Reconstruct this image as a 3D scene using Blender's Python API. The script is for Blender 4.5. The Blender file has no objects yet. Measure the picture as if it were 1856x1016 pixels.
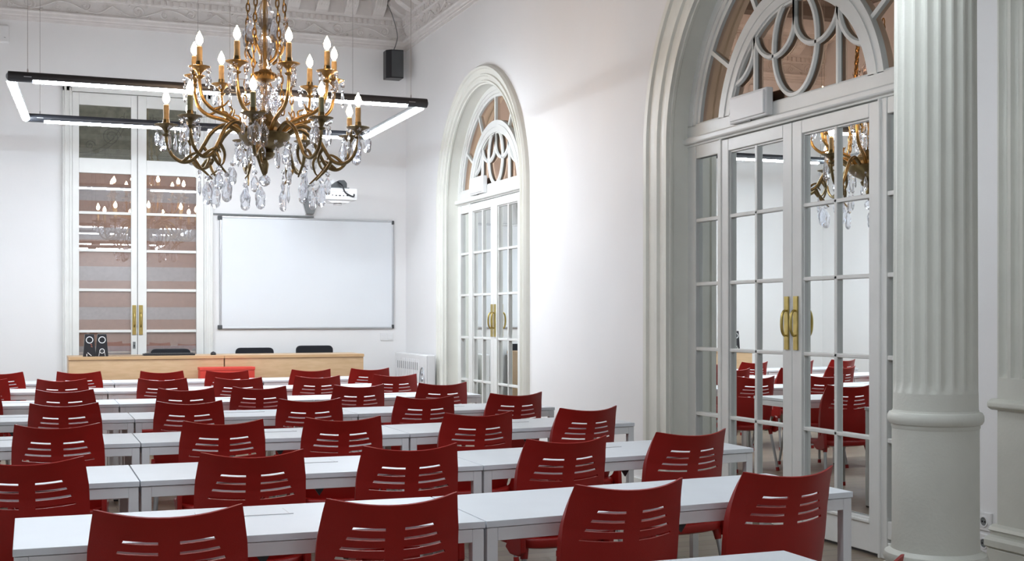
import bpy, bmesh, math, random
from mathutils import Vector, Matrix
random.seed(7)
R = math.radians
sc = bpy.context.scene
col = sc.collection
PI = math.pi

# ------------------------------------------------------------------ camera, world, exposure
TH = R(21.3); F = 2240.0; HY = 573.0; H = 1.42
S, C = math.sin(TH), math.cos(TH)
cam = bpy.data.cameras.new('camera'); cam_o = bpy.data.objects.new('camera', cam); col.objects.link(cam_o)
cam.sensor_width = 36.0; cam.lens = F / 1856.0 * 36.0
cam.shift_y = (HY - 508.0) / 1856.0
cam.clip_start = 0.05; cam.clip_end = 100
cam_o.location = (0, 0, H); cam_o.rotation_euler = (R(90), 0, -TH)
sc.camera = cam_o
w = bpy.data.worlds.new('world'); sc.world = w; w.use_nodes = True
w.node_tree.nodes['Background'].inputs[0].default_value = (.6, .65, .75, 1)
w.node_tree.nodes['Background'].inputs[1].default_value = .05
vs = sc.view_settings
vs.view_transform = 'Standard'; vs.look = 'None'; vs.exposure = 0.35; vs.gamma = 1.0; vs.use_curve_mapping = False
TUBE_POWER = 85.0     # emission of the fluorescent diffusers
BULB_POWER = 68.0     # emission of the candle bulbs
cy = sc.cycles
cy.use_denoising = True
cy.max_bounces = 10; cy.diffuse_bounces = 5; cy.glossy_bounces = 6; cy.transmission_bounces = 8; cy.transparent_max_bounces = 16
cy.sample_clamp_indirect = 6.0
cy.caustics_reflective = False; cy.caustics_refractive = False

# room
WR = 4.5      # face of the right wall
WD = 4.7      # plane of the arched doors
WL = -1.5     # left wall
YB = 15.3     # back wall
YF = -3.0     # wall behind the camera
ZC = 5.75     # ceiling
PL = .2       # low platform under the teacher's desk

# ------------------------------------------------------------------ materials
def mat(name, colr, rough=.5, metal=0., var=0., scale=8., bump=0., bscale=60., spec=.5, coat=0., trans=0., emit=None, es=0.):
    m = bpy.data.materials.new(name); m.use_nodes = True
    nt = m.node_tree; b = nt.nodes['Principled BSDF']
    b.inputs['Base Color'].default_value = (*colr, 1); b.inputs['Roughness'].default_value = rough
    b.inputs['Metallic'].default_value = metal; b.inputs['Specular IOR Level'].default_value = spec
    b.inputs['Coat Weight'].default_value = coat
    if emit:
        b.inputs['Emission Color'].default_value = (*emit, 1); b.inputs['Emission Strength'].default_value = es
    tc = nt.nodes.new('ShaderNodeTexCoord')
    if var:
        n = nt.nodes.new('ShaderNodeTexNoise'); n.inputs['Scale'].default_value = scale; n.inputs['Detail'].default_value = 5
        nt.links.new(tc.outputs['Object'], n.inputs['Vector'])
        r = nt.nodes.new('ShaderNodeValToRGB')
        r.color_ramp.elements[0].position = .3; r.color_ramp.elements[1].position = .7
        r.color_ramp.elements[0].color = (*[c * (1 - var) for c in colr], 1)
        r.color_ramp.elements[1].color = (*[min(1, c * (1 + var * .6)) for c in colr], 1)
        nt.links.new(n.outputs['Fac'], r.inputs['Fac']); nt.links.new(r.outputs['Color'], b.inputs['Base Color'])
    if bump:
        n2 = nt.nodes.new('ShaderNodeTexNoise'); n2.inputs['Scale'].default_value = bscale; n2.inputs['Detail'].default_value = 3
        nt.links.new(tc.outputs['Object'], n2.inputs['Vector'])
        bp = nt.nodes.new('ShaderNodeBump'); bp.inputs['Strength'].default_value = bump; bp.inputs['Distance'].default_value = .01
        nt.links.new(n2.outputs['Fac'], bp.inputs['Height']); nt.links.new(bp.outputs['Normal'], b.inputs['Normal'])
    return m

def wood_mat(name, c1, c2, sx, rough=.45):
    m = mat(name, c1, rough); nt = m.node_tree; b = nt.nodes['Principled BSDF']
    tc = nt.nodes.new('ShaderNodeTexCoord'); mp = nt.nodes.new('ShaderNodeMapping'); mp.inputs['Scale'].default_value = sx
    n = nt.nodes.new('ShaderNodeTexNoise'); n.inputs['Scale'].default_value = 6; n.inputs['Detail'].default_value = 8
    r = nt.nodes.new('ShaderNodeValToRGB'); r.color_ramp.elements[0].position = .3; r.color_ramp.elements[1].position = .7
    r.color_ramp.elements[0].color = (*c1, 1); r.color_ramp.elements[1].color = (*c2, 1)
    nt.links.new(tc.outputs['Object'], mp.inputs['Vector']); nt.links.new(mp.outputs['Vector'], n.inputs['Vector'])
    nt.links.new(n.outputs['Fac'], r.inputs['Fac']); nt.links.new(r.outputs['Color'], b.inputs['Base Color'])
    return m

def floor_mat():
    m = mat('parquet', (.3, .24, .18), .35); nt = m.node_tree; b = nt.nodes['Principled BSDF']
    tc = nt.nodes.new('ShaderNodeTexCoord'); br = nt.nodes.new('ShaderNodeTexBrick')
    br.inputs['Scale'].default_value = 1; br.inputs['Brick Width'].default_value = 1.2; br.inputs['Row Height'].default_value = .14
    br.inputs['Mortar Size'].default_value = .003
    br.inputs['Color1'].default_value = (.36, .29, .21, 1); br.inputs['Color2'].default_value = (.29, .22, .155, 1)
    br.inputs['Mortar'].default_value = (.1, .08, .06, 1)
    mp = nt.nodes.new('ShaderNodeMapping'); mp.inputs['Scale'].default_value = (1.5, 30, 1)
    n = nt.nodes.new('ShaderNodeTexNoise'); n.inputs['Scale'].default_value = 3; n.inputs['Detail'].default_value = 6
    mx = nt.nodes.new('ShaderNodeMix'); mx.data_type = 'RGBA'; mx.blend_type = 'MULTIPLY'; mx.inputs['Factor'].default_value = .4
    nt.links.new(tc.outputs['Object'], br.inputs['Vector']); nt.links.new(tc.outputs['Object'], mp.inputs['Vector'])
    nt.links.new(mp.outputs['Vector'], n.inputs['Vector'])
    nt.links.new(br.outputs['Color'], mx.inputs['A']); nt.links.new(n.outputs['Color'], mx.inputs['B'])
    nt.links.new(mx.outputs['Result'], b.inputs['Base Color'])
    return m

def glossy_mat(name, colr, rough=0.0, under=None, fac=1.0):
    m = bpy.data.materials.new(name); m.use_nodes = True; nt = m.node_tree; nt.nodes.clear()
    o = nt.nodes.new('ShaderNodeOutputMaterial'); g = nt.nodes.new('ShaderNodeBsdfGlossy')
    g.inputs['Color'].default_value = (*colr, 1); g.inputs['Roughness'].default_value = rough
    if under is None: nt.links.new(g.outputs[0], o.inputs[0])
    else:
        d = nt.nodes.new('ShaderNodeBsdfDiffuse'); d.inputs['Color'].default_value = (*under, 1)
        mx = nt.nodes.new('ShaderNodeMixShader'); mx.inputs[0].default_value = fac
        nt.links.new(d.outputs[0], mx.inputs[1]); nt.links.new(g.outputs[0], mx.inputs[2]); nt.links.new(mx.outputs[0], o.inputs[0])
    return m

def thin_glass(name, refl=.12, tint=(1, 1, 1)):
    m = bpy.data.materials.new(name); m.use_nodes = True; nt = m.node_tree; nt.nodes.clear()
    o = nt.nodes.new('ShaderNodeOutputMaterial'); g = nt.nodes.new('ShaderNodeBsdfGlossy'); g.inputs['Roughness'].default_value = 0
    t = nt.nodes.new('ShaderNodeBsdfTransparent'); t.inputs['Color'].default_value = (*tint, 1)
    mx = nt.nodes.new('ShaderNodeMixShader'); mx.inputs[0].default_value = refl
    nt.links.new(t.outputs[0], mx.inputs[1]); nt.links.new(g.outputs[0], mx.inputs[2]); nt.links.new(mx.outputs[0], o.inputs[0])
    return m

def crystal_mat():
    m = bpy.data.materials.new('crystal'); m.use_nodes = True; nt = m.node_tree; nt.nodes.clear()
    o = nt.nodes.new('ShaderNodeOutputMaterial'); g = nt.nodes.new('ShaderNodeBsdfGlass')
    g.inputs['IOR'].default_value = 1.55; g.inputs['Roughness'].default_value = 0; g.inputs['Color'].default_value = (.96, .97, 1, 1)
    t = nt.nodes.new('ShaderNodeBsdfTransparent'); t.inputs['Color'].default_value = (.95, .96, .98, 1)
    mx = nt.nodes.new('ShaderNodeMixShader'); mx.inputs[0].default_value = .72
    nt.links.new(t.outputs[0], mx.inputs[1]); nt.links.new(g.outputs[0], mx.inputs[2]); nt.links.new(mx.outputs[0], o.inputs[0])
    return m

def emit_mat(name, colr, st):
    m = bpy.data.materials.new(name); m.use_nodes = True; nt = m.node_tree; nt.nodes.clear()
    o = nt.nodes.new('ShaderNodeOutputMaterial'); e = nt.nodes.new('ShaderNodeEmission')
    e.inputs[0].default_value = (*colr, 1); e.inputs[1].default_value = st
    nt.links.new(e.outputs[0], o.inputs[0]); return m

M = dict(
    wall=mat('wall_paint', (.85, .845, .84), .7, var=.02, scale=1.2, bump=.05, bscale=90),
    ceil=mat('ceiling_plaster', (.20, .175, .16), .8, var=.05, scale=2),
    plaster=mat('cornice_plaster', (.74, .71, .69), .75, var=.06, scale=9, bump=.15, bscale=120),
    cream=mat('cream_paint', (.80, .80, .735), .38, var=.05, scale=3, bump=.05, bscale=40),
    joinery=mat('white_joinery', (.80, .805, .775), .35, var=.04, scale=5),
    column=mat('column_paint', (.60, .60, .535), .42, var=.06, scale=4, bump=.1, bscale=70),
    mirror=glossy_mat('mirror_glass', (.94, .97, .955)),
    fan=glossy_mat('tinted_fanlight_glass', (.92, .66, .50), 0.0, (.05, .035, .028), .9),
    glass=thin_glass('window_glass', .16),
    olive=mat('etched_olive_glass', (.30, .30, .235), .08, var=.25, scale=14, spec=.8),
    olive_dark=mat('etched_scroll', (.13, .13, .10), .3),
    band_brown=mat('blind_brown', (.46, .29, .225), .8, var=.1, scale=30),
    band_grey=mat('blind_grey', (.50, .45, .44), .8, var=.1, scale=30),
    brass=mat('brass', (.36, .215, .075), .3, 1., var=.25, scale=25),
    brass_old=mat('aged_brass', (.165, .12, .058), .38, 1., var=.35, scale=20),
    handle=mat('polished_brass', (.55, .43, .15), .28, 1., var=.15, scale=20),
    crystal=crystal_mat(),
    candle=mat('candle_sleeve', (.45, .29, .12), .55, var=.2, scale=30),
    candle_green=mat('candle_cup', (.20, .195, .10), .5, var=.2, scale=30),
    bulb=emit_mat('bulb_glow', (1., .70, .46), BULB_POWER),
    tube=emit_mat('tube_light', (.83, .91, 1.), TUBE_POWER),
    tube_dim=emit_mat('tube_light_dimmed', (.83, .91, 1.), TUBE_POWER * .34),
    charcoal=mat('charcoal_metal', (.025, .027, .033), .4, var=.1),
    grey_metal=mat('light_grey_metal', (.42, .44, .47), .35, .6),
    wire=mat('steel_wire', (.35, .33, .32), .4, .5),
    red=mat('red_plastic', (.31, .010, .0075), .38, var=.10, scale=5, bump=.12, bscale=500, spec=.45),
    leg=mat('chair_leg_steel', (.42, .43, .44), .35, .7),
    white_top=mat('white_melamine', (.72, .755, .79), .38, var=.02, scale=6),
    white_frame=mat('white_powder_coat', (.76, .77, .78), .42, var=.03),
    gap=mat('dark_gap', (.05, .05, .05), .8),
    wood=wood_mat('beech_laminate', (.56, .37, .205), (.64, .44, .26), (1, 20, 6)),
    wood_edge=wood_mat('beech_edge', (.50, .31, .15), (.56, .36, .19), (1, 20, 20)),
    board=mat('whiteboard_enamel', (.80, .83, .86), .22, var=.015, scale=2),
    alu=mat('aluminium', (.55, .56, .58), .35, .8),
    dark_grey=mat('dark_grey_plastic', (.06, .065, .068), .5, var=.1),
    mid_grey=mat('mid_grey_plastic', (.18, .19, .19), .5),
    black=mat('black_plastic', (.012, .012, .015), .38, var=.1),
    fabric=mat('black_fabric', (.012, .013, .018), .85, bump=.3, bscale=400),
    white_plastic=mat('white_plastic', (.80, .80, .80), .4, var=.02),
    white_ring=mat('white_print', (.85, .85, .85), .4),
    orange=mat('bright_red_panel', (.62, .05, .03), .5, var=.05),
    red_spot=mat('red_print', (.5, .15, .1), .5),
    parquet=floor_mat(),
)

# ------------------------------------------------------------------ mesh helpers
class MB:
    def __init__(s): s.v = []; s.f = []
    def add(s, vs_, fs_):
        o = len(s.v); s.v += [tuple(v) for v in vs_]; s.f += [tuple(i + o for i in f) for f in fs_]; return s
    def box(s, x0, x1, y0, y1, z0, z1):
        return s.add([(x0, y0, z0), (x1, y0, z0), (x1, y1, z0), (x0, y1, z0), (x0, y0, z1), (x1, y0, z1), (x1, y1, z1), (x0, y1, z1)],
                     [(0, 3, 2, 1), (4, 5, 6, 7), (0, 1, 5, 4), (1, 2, 6, 5), (2, 3, 7, 6), (3, 0, 4, 7)])
    def prism(s, pts, axis, a0, a1):
        """closed 2D outline extruded along an axis (0 x, 1 y, 2 z)"""
        n = len(pts)
        def mk(p, a):
            return (a, p[0], p[1]) if axis == 0 else ((p[0], a, p[1]) if axis == 1 else (p[0], p[1], a))
        vs_ = [mk(p, a0) for p in pts] + [mk(p, a1) for p in pts]
        fs_ = [tuple(range(n))[::-1], tuple(range(n, 2 * n))] + [(i, (i + 1) % n, n + (i + 1) % n, n + i) for i in range(n)]
        return s.add(vs_, fs_)
    def lathe(s, prof, n=16, c=(0, 0), cap=True):
        vs_ = []; fs_ = []
        for r, z in prof:
            for k in range(n):
                a = 2 * PI * k / n; vs_.append((c[0] + r * math.cos(a), c[1] + r * math.sin(a), z))
        for i in range(len(prof) - 1):
            for k in range(n):
                k2 = (k + 1) % n
                fs_.append((i * n + k, i * n + k2, (i + 1) * n + k2, (i + 1) * n + k))
        if cap:
            fs_.append(tuple(range(n))[::-1]); fs_.append(tuple((len(prof) - 1) * n + k for k in range(n)))
        return s.add(vs_, fs_)
    def tube(s, pts, rad, n=8, closed=False, flat=None):
        pts = [Vector(p) for p in pts]; m = len(pts)
        rad = rad if isinstance(rad, (list, tuple)) else [rad] * m
        vs_ = []; fs_ = []; prev = None
        for i, p in enumerate(pts):
            if closed: t = pts[(i + 1) % m] - pts[i - 1]
            else: t = pts[min(i + 1, m - 1)] - pts[max(i - 1, 0)]
            if t.length < 1e-9: t = Vector((0, 0, 1))
            t.normalize()
            if prev is None:
                up = flat if flat is not None else (Vector((0, 0, 1)) if abs(t.z) < .9 else Vector((1, 0, 0)))
                u = (up - t * up.dot(t)).normalized()
            else:
                u = prev - t * prev.dot(t); u = u.normalized() if u.length > 1e-6 else prev
            prev = u; v = t.cross(u)
            for k in range(n):
                a = 2 * PI * (k + .5) / n
                vs_.append(p + (u * math.cos(a) + v * math.sin(a)) * rad[i])
        rng = m if closed else m - 1
        for i in range(rng):
            j = (i + 1) % m
            for k in range(n):
                k2 = (k + 1) % n; fs_.append((i * n + k, i * n + k2, j * n + k2, j * n + k))
        if not closed:
            fs_.append(tuple(range(n))[::-1]); fs_.append(tuple((m - 1) * n + k for k in range(n)))
        return s.add(vs_, fs_)
    def xf(s, mtx):
        s.v = [tuple(mtx @ Vector(v)) for v in s.v]; return s
    def mesh(s, name, m, smooth=None):
        me = bpy.data.meshes.new(name); me.from_pydata(s.v, [], s.f)
        bm = bmesh.new(); bm.from_mesh(me); bmesh.ops.recalc_face_normals(bm, faces=bm.faces[:]); bm.to_mesh(me); bm.free()
        if smooth:
            me.polygons.foreach_set('use_smooth', [True] * len(me.polygons)); me.set_sharp_from_angle(angle=R(smooth))
        me.materials.append(m if not isinstance(m, str) else M[m]); return me
    def build(s, name, m, parent=None, smooth=None, bevel=0):
        me = s.mesh(name, m, smooth)
        if bevel:
            bm = bmesh.new(); bm.from_mesh(me)
            bmesh.ops.bevel(bm, geom=bm.edges[:], offset=bevel, segments=2, affect='EDGES', clamp_overlap=True, profile=.5)
            bm.to_mesh(me); bm.free()
        return link(name, me, parent)

def link(name, me, parent=None, loc=None, rz=None):
    o = bpy.data.objects.new(name, me); col.objects.link(o)
    if parent: o.parent = parent
    if loc is not None: o.location = loc
    if rz is not None: o.rotation_euler = (0, 0, rz)
    return o

def tag(o, label=None, cat=None, group=None, kind=None):
    if label: o['label'] = label
    if cat: o['category'] = cat
    if group: o['group'] = group
    if kind: o['kind'] = kind
    return o

def empty(name, loc=(0, 0, 0), rz=0.):
    o = bpy.data.objects.new(name, None); col.objects.link(o); o.location = loc; o.rotation_euler = (0, 0, rz)
    o.empty_display_size = .1
    return o

def copy_tree(o, parent=None):
    c = o.copy(); col.objects.link(c); c.parent = parent
    for ch in o.children: copy_tree(ch, c)
    return c

def arc(cx_, cz, rx, rz_, a0, a1, n):
    return [(cx_ + rx * math.cos(R(a0 + (a1 - a0) * i / n)), cz + rz_ * math.sin(R(a0 + (a1 - a0) * i / n))) for i in range(n + 1)]

def smooth_path(pts, n=6):
    """Catmull-Rom through points"""
    P = [Vector(p) for p in pts]; out = []
    for i in range(len(P) - 1):
        p0 = P[max(i - 1, 0)]; p1 = P[i]; p2 = P[i + 1]; p3 = P[min(i + 2, len(P) - 1)]
        for k in range(n):
            t = k / n
            out.append(.5 * ((2 * p1) + (p2 - p0) * t + (2 * p0 - 5 * p1 + 4 * p2 - p3) * t * t + (3 * p1 - p0 - 3 * p2 + p3) * t ** 3))
    out.append(P[-1]); return out

# ------------------------------------------------------------------ room shell
ARCH_B = dict(yc=6.877, s=1.0, zs=2.70, ro=1.39, rt=1.75)
ARCH_S = dict(yc=12.47, s=.875, zs=2.70, ro=1.21, rt=1.40)
MB().box(WL - .2, WD + .3, YF - .2, YB + .2, -.1, 0).build('floor', 'parquet')
tag(bpy.data.objects['floor'], 'brown wooden plank floor of the classroom', kind='structure')
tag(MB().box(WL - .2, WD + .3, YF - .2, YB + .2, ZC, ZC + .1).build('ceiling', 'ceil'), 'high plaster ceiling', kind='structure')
cb = bpy.data.objects['ceiling']
for k in range(9):
    y = -1.5 + k * 2.0
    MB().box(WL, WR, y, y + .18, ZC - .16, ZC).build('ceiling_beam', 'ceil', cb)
for k in range(3):
    x = .0 + k * 1.5
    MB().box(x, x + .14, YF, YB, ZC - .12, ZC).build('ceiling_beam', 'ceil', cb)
tag(MB().box(WL - .2, WR + .6, YB, YB + .2, 0, ZC).build('wall_back', 'wall'), 'white back wall with the whiteboard', kind='structure')
tag(MB().box(WL - .2, WL, YF, YB, 0, ZC).build('wall_left', 'wall'), 'plain white wall opposite the arched doors', kind='structure')
tag(MB().box(WL - .2, WD + .3, YF - .2, YF, 0, ZC).build('wall_front', 'wall'), 'white wall facing the teacher desk', kind='structure')
wr = MB(); y_prev = YF
for A in (ARCH_B, ARCH_S):
    y0, y1 = A['yc'] - A['ro'], A['yc'] + A['ro']
    wr.box(WR, WD + .3, y_prev, y0, 0, ZC)
    pts = arc(A['yc'], A['zs'], A['ro'], A['ro'], 180, 0, 32)
    for (ya, za), (yb, zb) in zip(pts, pts[1:]):
        wr.add([(WR, ya, za), (WR, yb, zb), (WR, yb, ZC), (WR, ya, ZC), (WD + .02, ya, za), (WD + .02, yb, zb), (WD + .02, yb, ZC), (WD + .02, ya, ZC)],
               [(0, 1, 2, 3), (4, 7, 6, 5), (0, 4, 5, 1)])
    y_prev = y1
wr.box(WR, WD + .3, y_prev, YB, 0, ZC)
tag(wr.build('wall_right', 'wall'), 'white side wall with two arched doorways', kind='structure')
tag(MB().box(WL, WR, 13.96, YB, 0, PL).build('floor_platform', 'parquet'), 'low wooden platform under the teacher desks', kind='structure')
for nm, b in (('baseboard_left', (WL, WL + .02, YF, YB, 0, .14)), ('baseboard_back', (WL, .3, YB - .02, YB, PL, PL + .14))):
    tag(MB().box(*b).build(nm, 'joinery'), 'white painted baseboard along the wall', kind='structure')
bb = MB()
for y0, y1 in ((YF, 5.1), (8.66, 10.98), (13.96, YB)): bb.box(WR - .02, WR, y0, y1, 0, .14)
tag(bb.build('baseboard_right', 'joinery'), 'white baseboard between the arched doorways', kind='structure')

# --- arch casings and reveals
def sweep_arch(A, r0, prof, n=40):
    """prof: list of (dr, dx); dx towards the room from the wall face"""
    st = [((A['yc'], 0.), (1, 0)), ((A['yc'], A['zs']), (1, 0))]
    for i in range(1, n): a = PI * i / n; st.append(((A['yc'], A['zs']), (math.cos(a), math.sin(a))))
    st += [((A['yc'], A['zs']), (-1, 0)), ((A['yc'], 0.), (-1, 0))]
    mb = MB(); vs_ = []; fs_ = []; k = len(prof)
    for c, nrm in st:
        for dr, dx in prof: vs_.append((WR - dx, c[0] + nrm[0] * (r0 + dr), c[1] + nrm[1] * (r0 + dr)))
    for i in range(len(st) - 1):
        for j in range(k - 1): fs_.append((i * k + j, i * k + j + 1, (i + 1) * k + j + 1, (i + 1) * k + j))
    return mb.add(vs_, fs_)

for idx, (A, nm) in enumerate(((ARCH_S, 'small'), (ARCH_B, 'tall'))):
    wdt = A['rt'] - A['ro']
    t = empty('trim_%d' % (idx + 1), (0, 0, 0)); tag(t, 'cream moulded casing around the %s' % ('arched doorway near the whiteboard' if idx == 0 else 'arched doorway beside the fluted column'), kind='structure')
    prof = [(0, 0), (0, .03), (.10, .035), (.13, .02), (.33, .02), (.36, .04), (.45, .045), (.49, .028), (.74, .035), (.77, .055), (.88, .06), (.97, .035), (1, 0)]
    sweep_arch(A, A['ro'], [(p[0] * wdt, p[1]) for p in prof]).build('casing', 'cream', t, smooth=25)
    sweep_arch(A, A['ro'] - .004, [(.002, .03), (0, .005), (-.012, 0), (-.012, -.02), (0, -.03), (0, -.21)]).build('reveal', 'cream', t, smooth=25)

# --- arched double doors with mirror panes
def door_piece(name, m, parent, y0, y1, z0, z1, x0=WD - .045, x1=WD, bev=.005):
    return MB().box(x0, x1, y0, y1, z0, z1).build(name, m, parent, bevel=bev)

RZ = [.225, .695, 1.178, 1.662, 2.138, 2.603]     # glass edge and muntin heights
handle_plate = MB().box(-.012, 0, -.022, .022, -.175, .175).mesh('plate', 'handle')
hp = smooth_path([(-.01, 0, .08), (-.028, 0, .08), (-.042, 0, .05), (-.046, 0, 0), (-.042, 0, -.05), (-.028, 0, -.08), (-.01, 0, -.08)], 4)
handle_grip = MB().tube(hp, [.006 + .004 * math.sin(PI * i / (len(hp) - 1)) for i in range(len(hp))], 8).mesh('grip', 'handle', 60)
screw_m = MB().lathe([(.004, 0), (.006, .004), (.003, .007)], 8).xf(Matrix.Rotation(R(-90), 4, 'Y')).mesh('screw', 'handle')

def arched_door(n, A, label):
    s, yc, zs = A['s'], A['yc'], A['zs']
    d = empty('door_%d' % n, (0, 0, 0)); tag(d, label, kind='structure')
    yy = lambda off: yc + off * s
    # jambs, sidelights
    for sg in (1, -1):
        def span(a, b): return (min(yy(sg * a), yy(sg * b)), max(yy(sg * a), yy(sg * b)))
        sl = empty('sidelight'); sl.parent = d
        for a, b in ((1.27, 1.40), (.89, .953)): door_piece('stile', 'joinery', sl, *span(a, b), 0, 2.70)
        for z0, z1 in ((0, .10), (.12, RZ[0]), (RZ[5], 2.70)): door_piece('rail', 'joinery', sl, *span(.953, 1.27), z0, z1, x0=WD - .04)
        for z in RZ[1:5]: door_piece('muntin', 'joinery', sl, *span(.953, 1.27), z - .014, z + .014, x0=WD - .04)
        for i in range(5):
            a, b = span(.945, 1.28)
            MB().box(WD - .012, WD - .004, a, b, RZ[i] + .005, RZ[i + 1] - .005).build('pane', 'mirror', sl)
        # leaf
        lf = empty('door_leaf'); lf.parent = d
        x0 = WD - .05
        door_piece('stile', 'joinery', lf, *span(.795, .885), .02, 2.69, x0=x0)
        door_piece('stile', 'joinery', lf, *span(.003, .108), .02, 2.69, x0=x0)
        door_piece('rail', 'joinery', lf, *span(.108, .795), RZ[5], 2.69, x0=x0)
        door_piece('rail', 'joinery', lf, *span(.108, .795), .02, RZ[0], x0=x0 + .006)
        door_piece('moulding', 'joinery', lf, *span(.10, .80), RZ[0] - .035, RZ[0] - .015, x0=x0 - .006)
        for z in RZ[1:5]: door_piece('muntin', 'joinery', lf, *span(.108, .795), z - .013, z + .013, x0=x0 + .012)
        door_piece('mullion', 'joinery', lf, *span(.437, .466), RZ[0], RZ[5], x0=x0 + .012)
        for (a0, b0) in ((.10, .445), (.458, .80)):
            for i in range(5):
                a, b = span(a0, b0)
                MB().box(WD - .014, WD - .006, a, b, RZ[i] + .004, RZ[i + 1] - .004).build('pane', 'mirror', lf)
        # inner bead around the glass
        a, b = span(.102, .80)
        for q in ((a, a + .012, RZ[0], RZ[5]), (b - .012, b, RZ[0], RZ[5]), (a, b, RZ[5] - .012, RZ[5])):
            door_piece('bead', 'joinery', lf, q[0], q[1], q[2], q[3], x0=x0 + .018, bev=.003)
        h = empty('handle', (WD - .05, yy(sg * .052), 1.376)); h.parent = lf
        link('plate', handle_plate, h); link('grip', handle_grip, h)
        # outer jamb post between leaf and sidelight
        door_piece('post', 'joinery', d, *span(.885, .905), 0, 2.70, x0=WD - .058)
    # transom
    door_piece('transom_moulding', 'joinery', d, yy(-1.42), yy(1.42), 2.715, 2.765, x0=WD - .085, bev=.012)
    door_piece('transom', 'joinery', d, yy(-1.40), yy(1.40), 2.70, 2.86, x0=WD - .05)
    fl = empty('fanlight'); fl.parent = d
    def band(r0, r1, x0, name, n=40):
        q1 = math.degrees(math.asin(.15 / r1)); q0 = math.degrees(math.asin(.15 / r0))
        o = arc(yc, zs, r1, r1, q1, 180 - q1, n) + arc(yc, zs, r0, r0, 180 - q0, q0, n)
        mb = MB(); k = len(o)
        vs_ = [(x0, p[0], p[1]) for p in o] + [(WD, p[0], p[1]) for p in o]; fs_ = []
        for i in range(n):
            a, b, c_, e = i, i + 1, k - 2 - i, k - 1 - i
            fs_ += [(a, b, c_, e), (k + a, k + e, k + c_, k + b), (a, k + a, k + b, b), (e, c_, k + c_, k + e)]
        fs_ += [(0, k - 1, 2 * k - 1, k), (n, k + n, k + n + 1, n + 1)]
        return mb.add(vs_, fs_).build(name, 'joinery', fl, smooth=40)
    band(1.27 * s, A['ro'] + .01, WD - .05, 'outer_arch'); band(1.235 * s, 1.275 * s, WD - .035, 'outer_bead')
    band(.80 * s, .945 * s, WD - .05, 'inner_arch'); band(.785 * s, .815 * s, WD - .035, 'inner_bead')
    band(.86 * s, .89 * s, WD - .058, 'inner_bead'); band(1.31 * s, 1.335 * s, WD - .058, 'outer_bead')
    for a in (32, 61, 90, 119, 148):
        ca, sa = math.cos(R(a)), math.sin(R(a))
        p = [(WD - .02, yc + ca * r * s, zs + sa * r * s) for r in (.93, 1.28)]
        MB().tube(p, .022, 4, flat=Vector((1, 0, 0))).build('glazing_bar', 'joinery', fl)
    fs = lambda pts: [(WD - .022, yc + o * s, zs + z * s) for o, z in pts]
    curves = [arc(0, .51, .245, .335, 0, 360, 40)[:-1]]
    MB().tube(fs(curves[0]), .021, 6, closed=True, flat=Vector((1, 0, 0))).build('oval_bar', 'joinery', fl, smooth=50)
    for sg in (1, -1):
        u = [(.47 * sg, .70)] + [(sg * .235 + .235 * math.cos(R(a)) * sg, .68 + .21 * math.sin(R(a)) - .0) for a in range(0, -181, -12)] + [(0, .82)]
        MB().tube(fs(u), .021, 6, flat=Vector((1, 0, 0))).build('loop_bar', 'joinery', fl, smooth=50)
        u = [(sg * (.76 - .29 * math.cos(R(a))), .66 - .30 * math.sin(R(a))) for a in range(0, 91, 9)]
        MB().tube(fs(u), .021, 6, flat=Vector((1, 0, 0))).build('loop_bar', 'joinery', fl, smooth=50)
        MB().tube(fs([(.47 * sg, .13), (.47 * sg, .68)]), .021, 6, flat=Vector((1, 0, 0))).build('glazing_bar', 'joinery', fl)
    door_piece('fan_rail', 'joinery', fl, yy(-1.27), yy(1.27), 2.855, 2.87, x0=WD - .035)
    g = arc(yc, zs, .93 * s, .93 * s, 0, 180, 36)
    MB().prism(g, 0, WD - .006, WD).build('fan_pane', 'fan', fl)
    ang = (0, 32, 61, 90, 119, 148, 180)
    for a0, a1 in zip(ang, ang[1:]):
        o = arc(yc, zs, 1.29 * s, 1.29 * s, a0, a1, 8) + arc(yc, zs, .9 * s, .9 * s, a1, a0, 8)
        MB().prism(o, 0, WD - .008, WD - .002).build('fan_pane', 'fan', fl)
    return d

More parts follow.
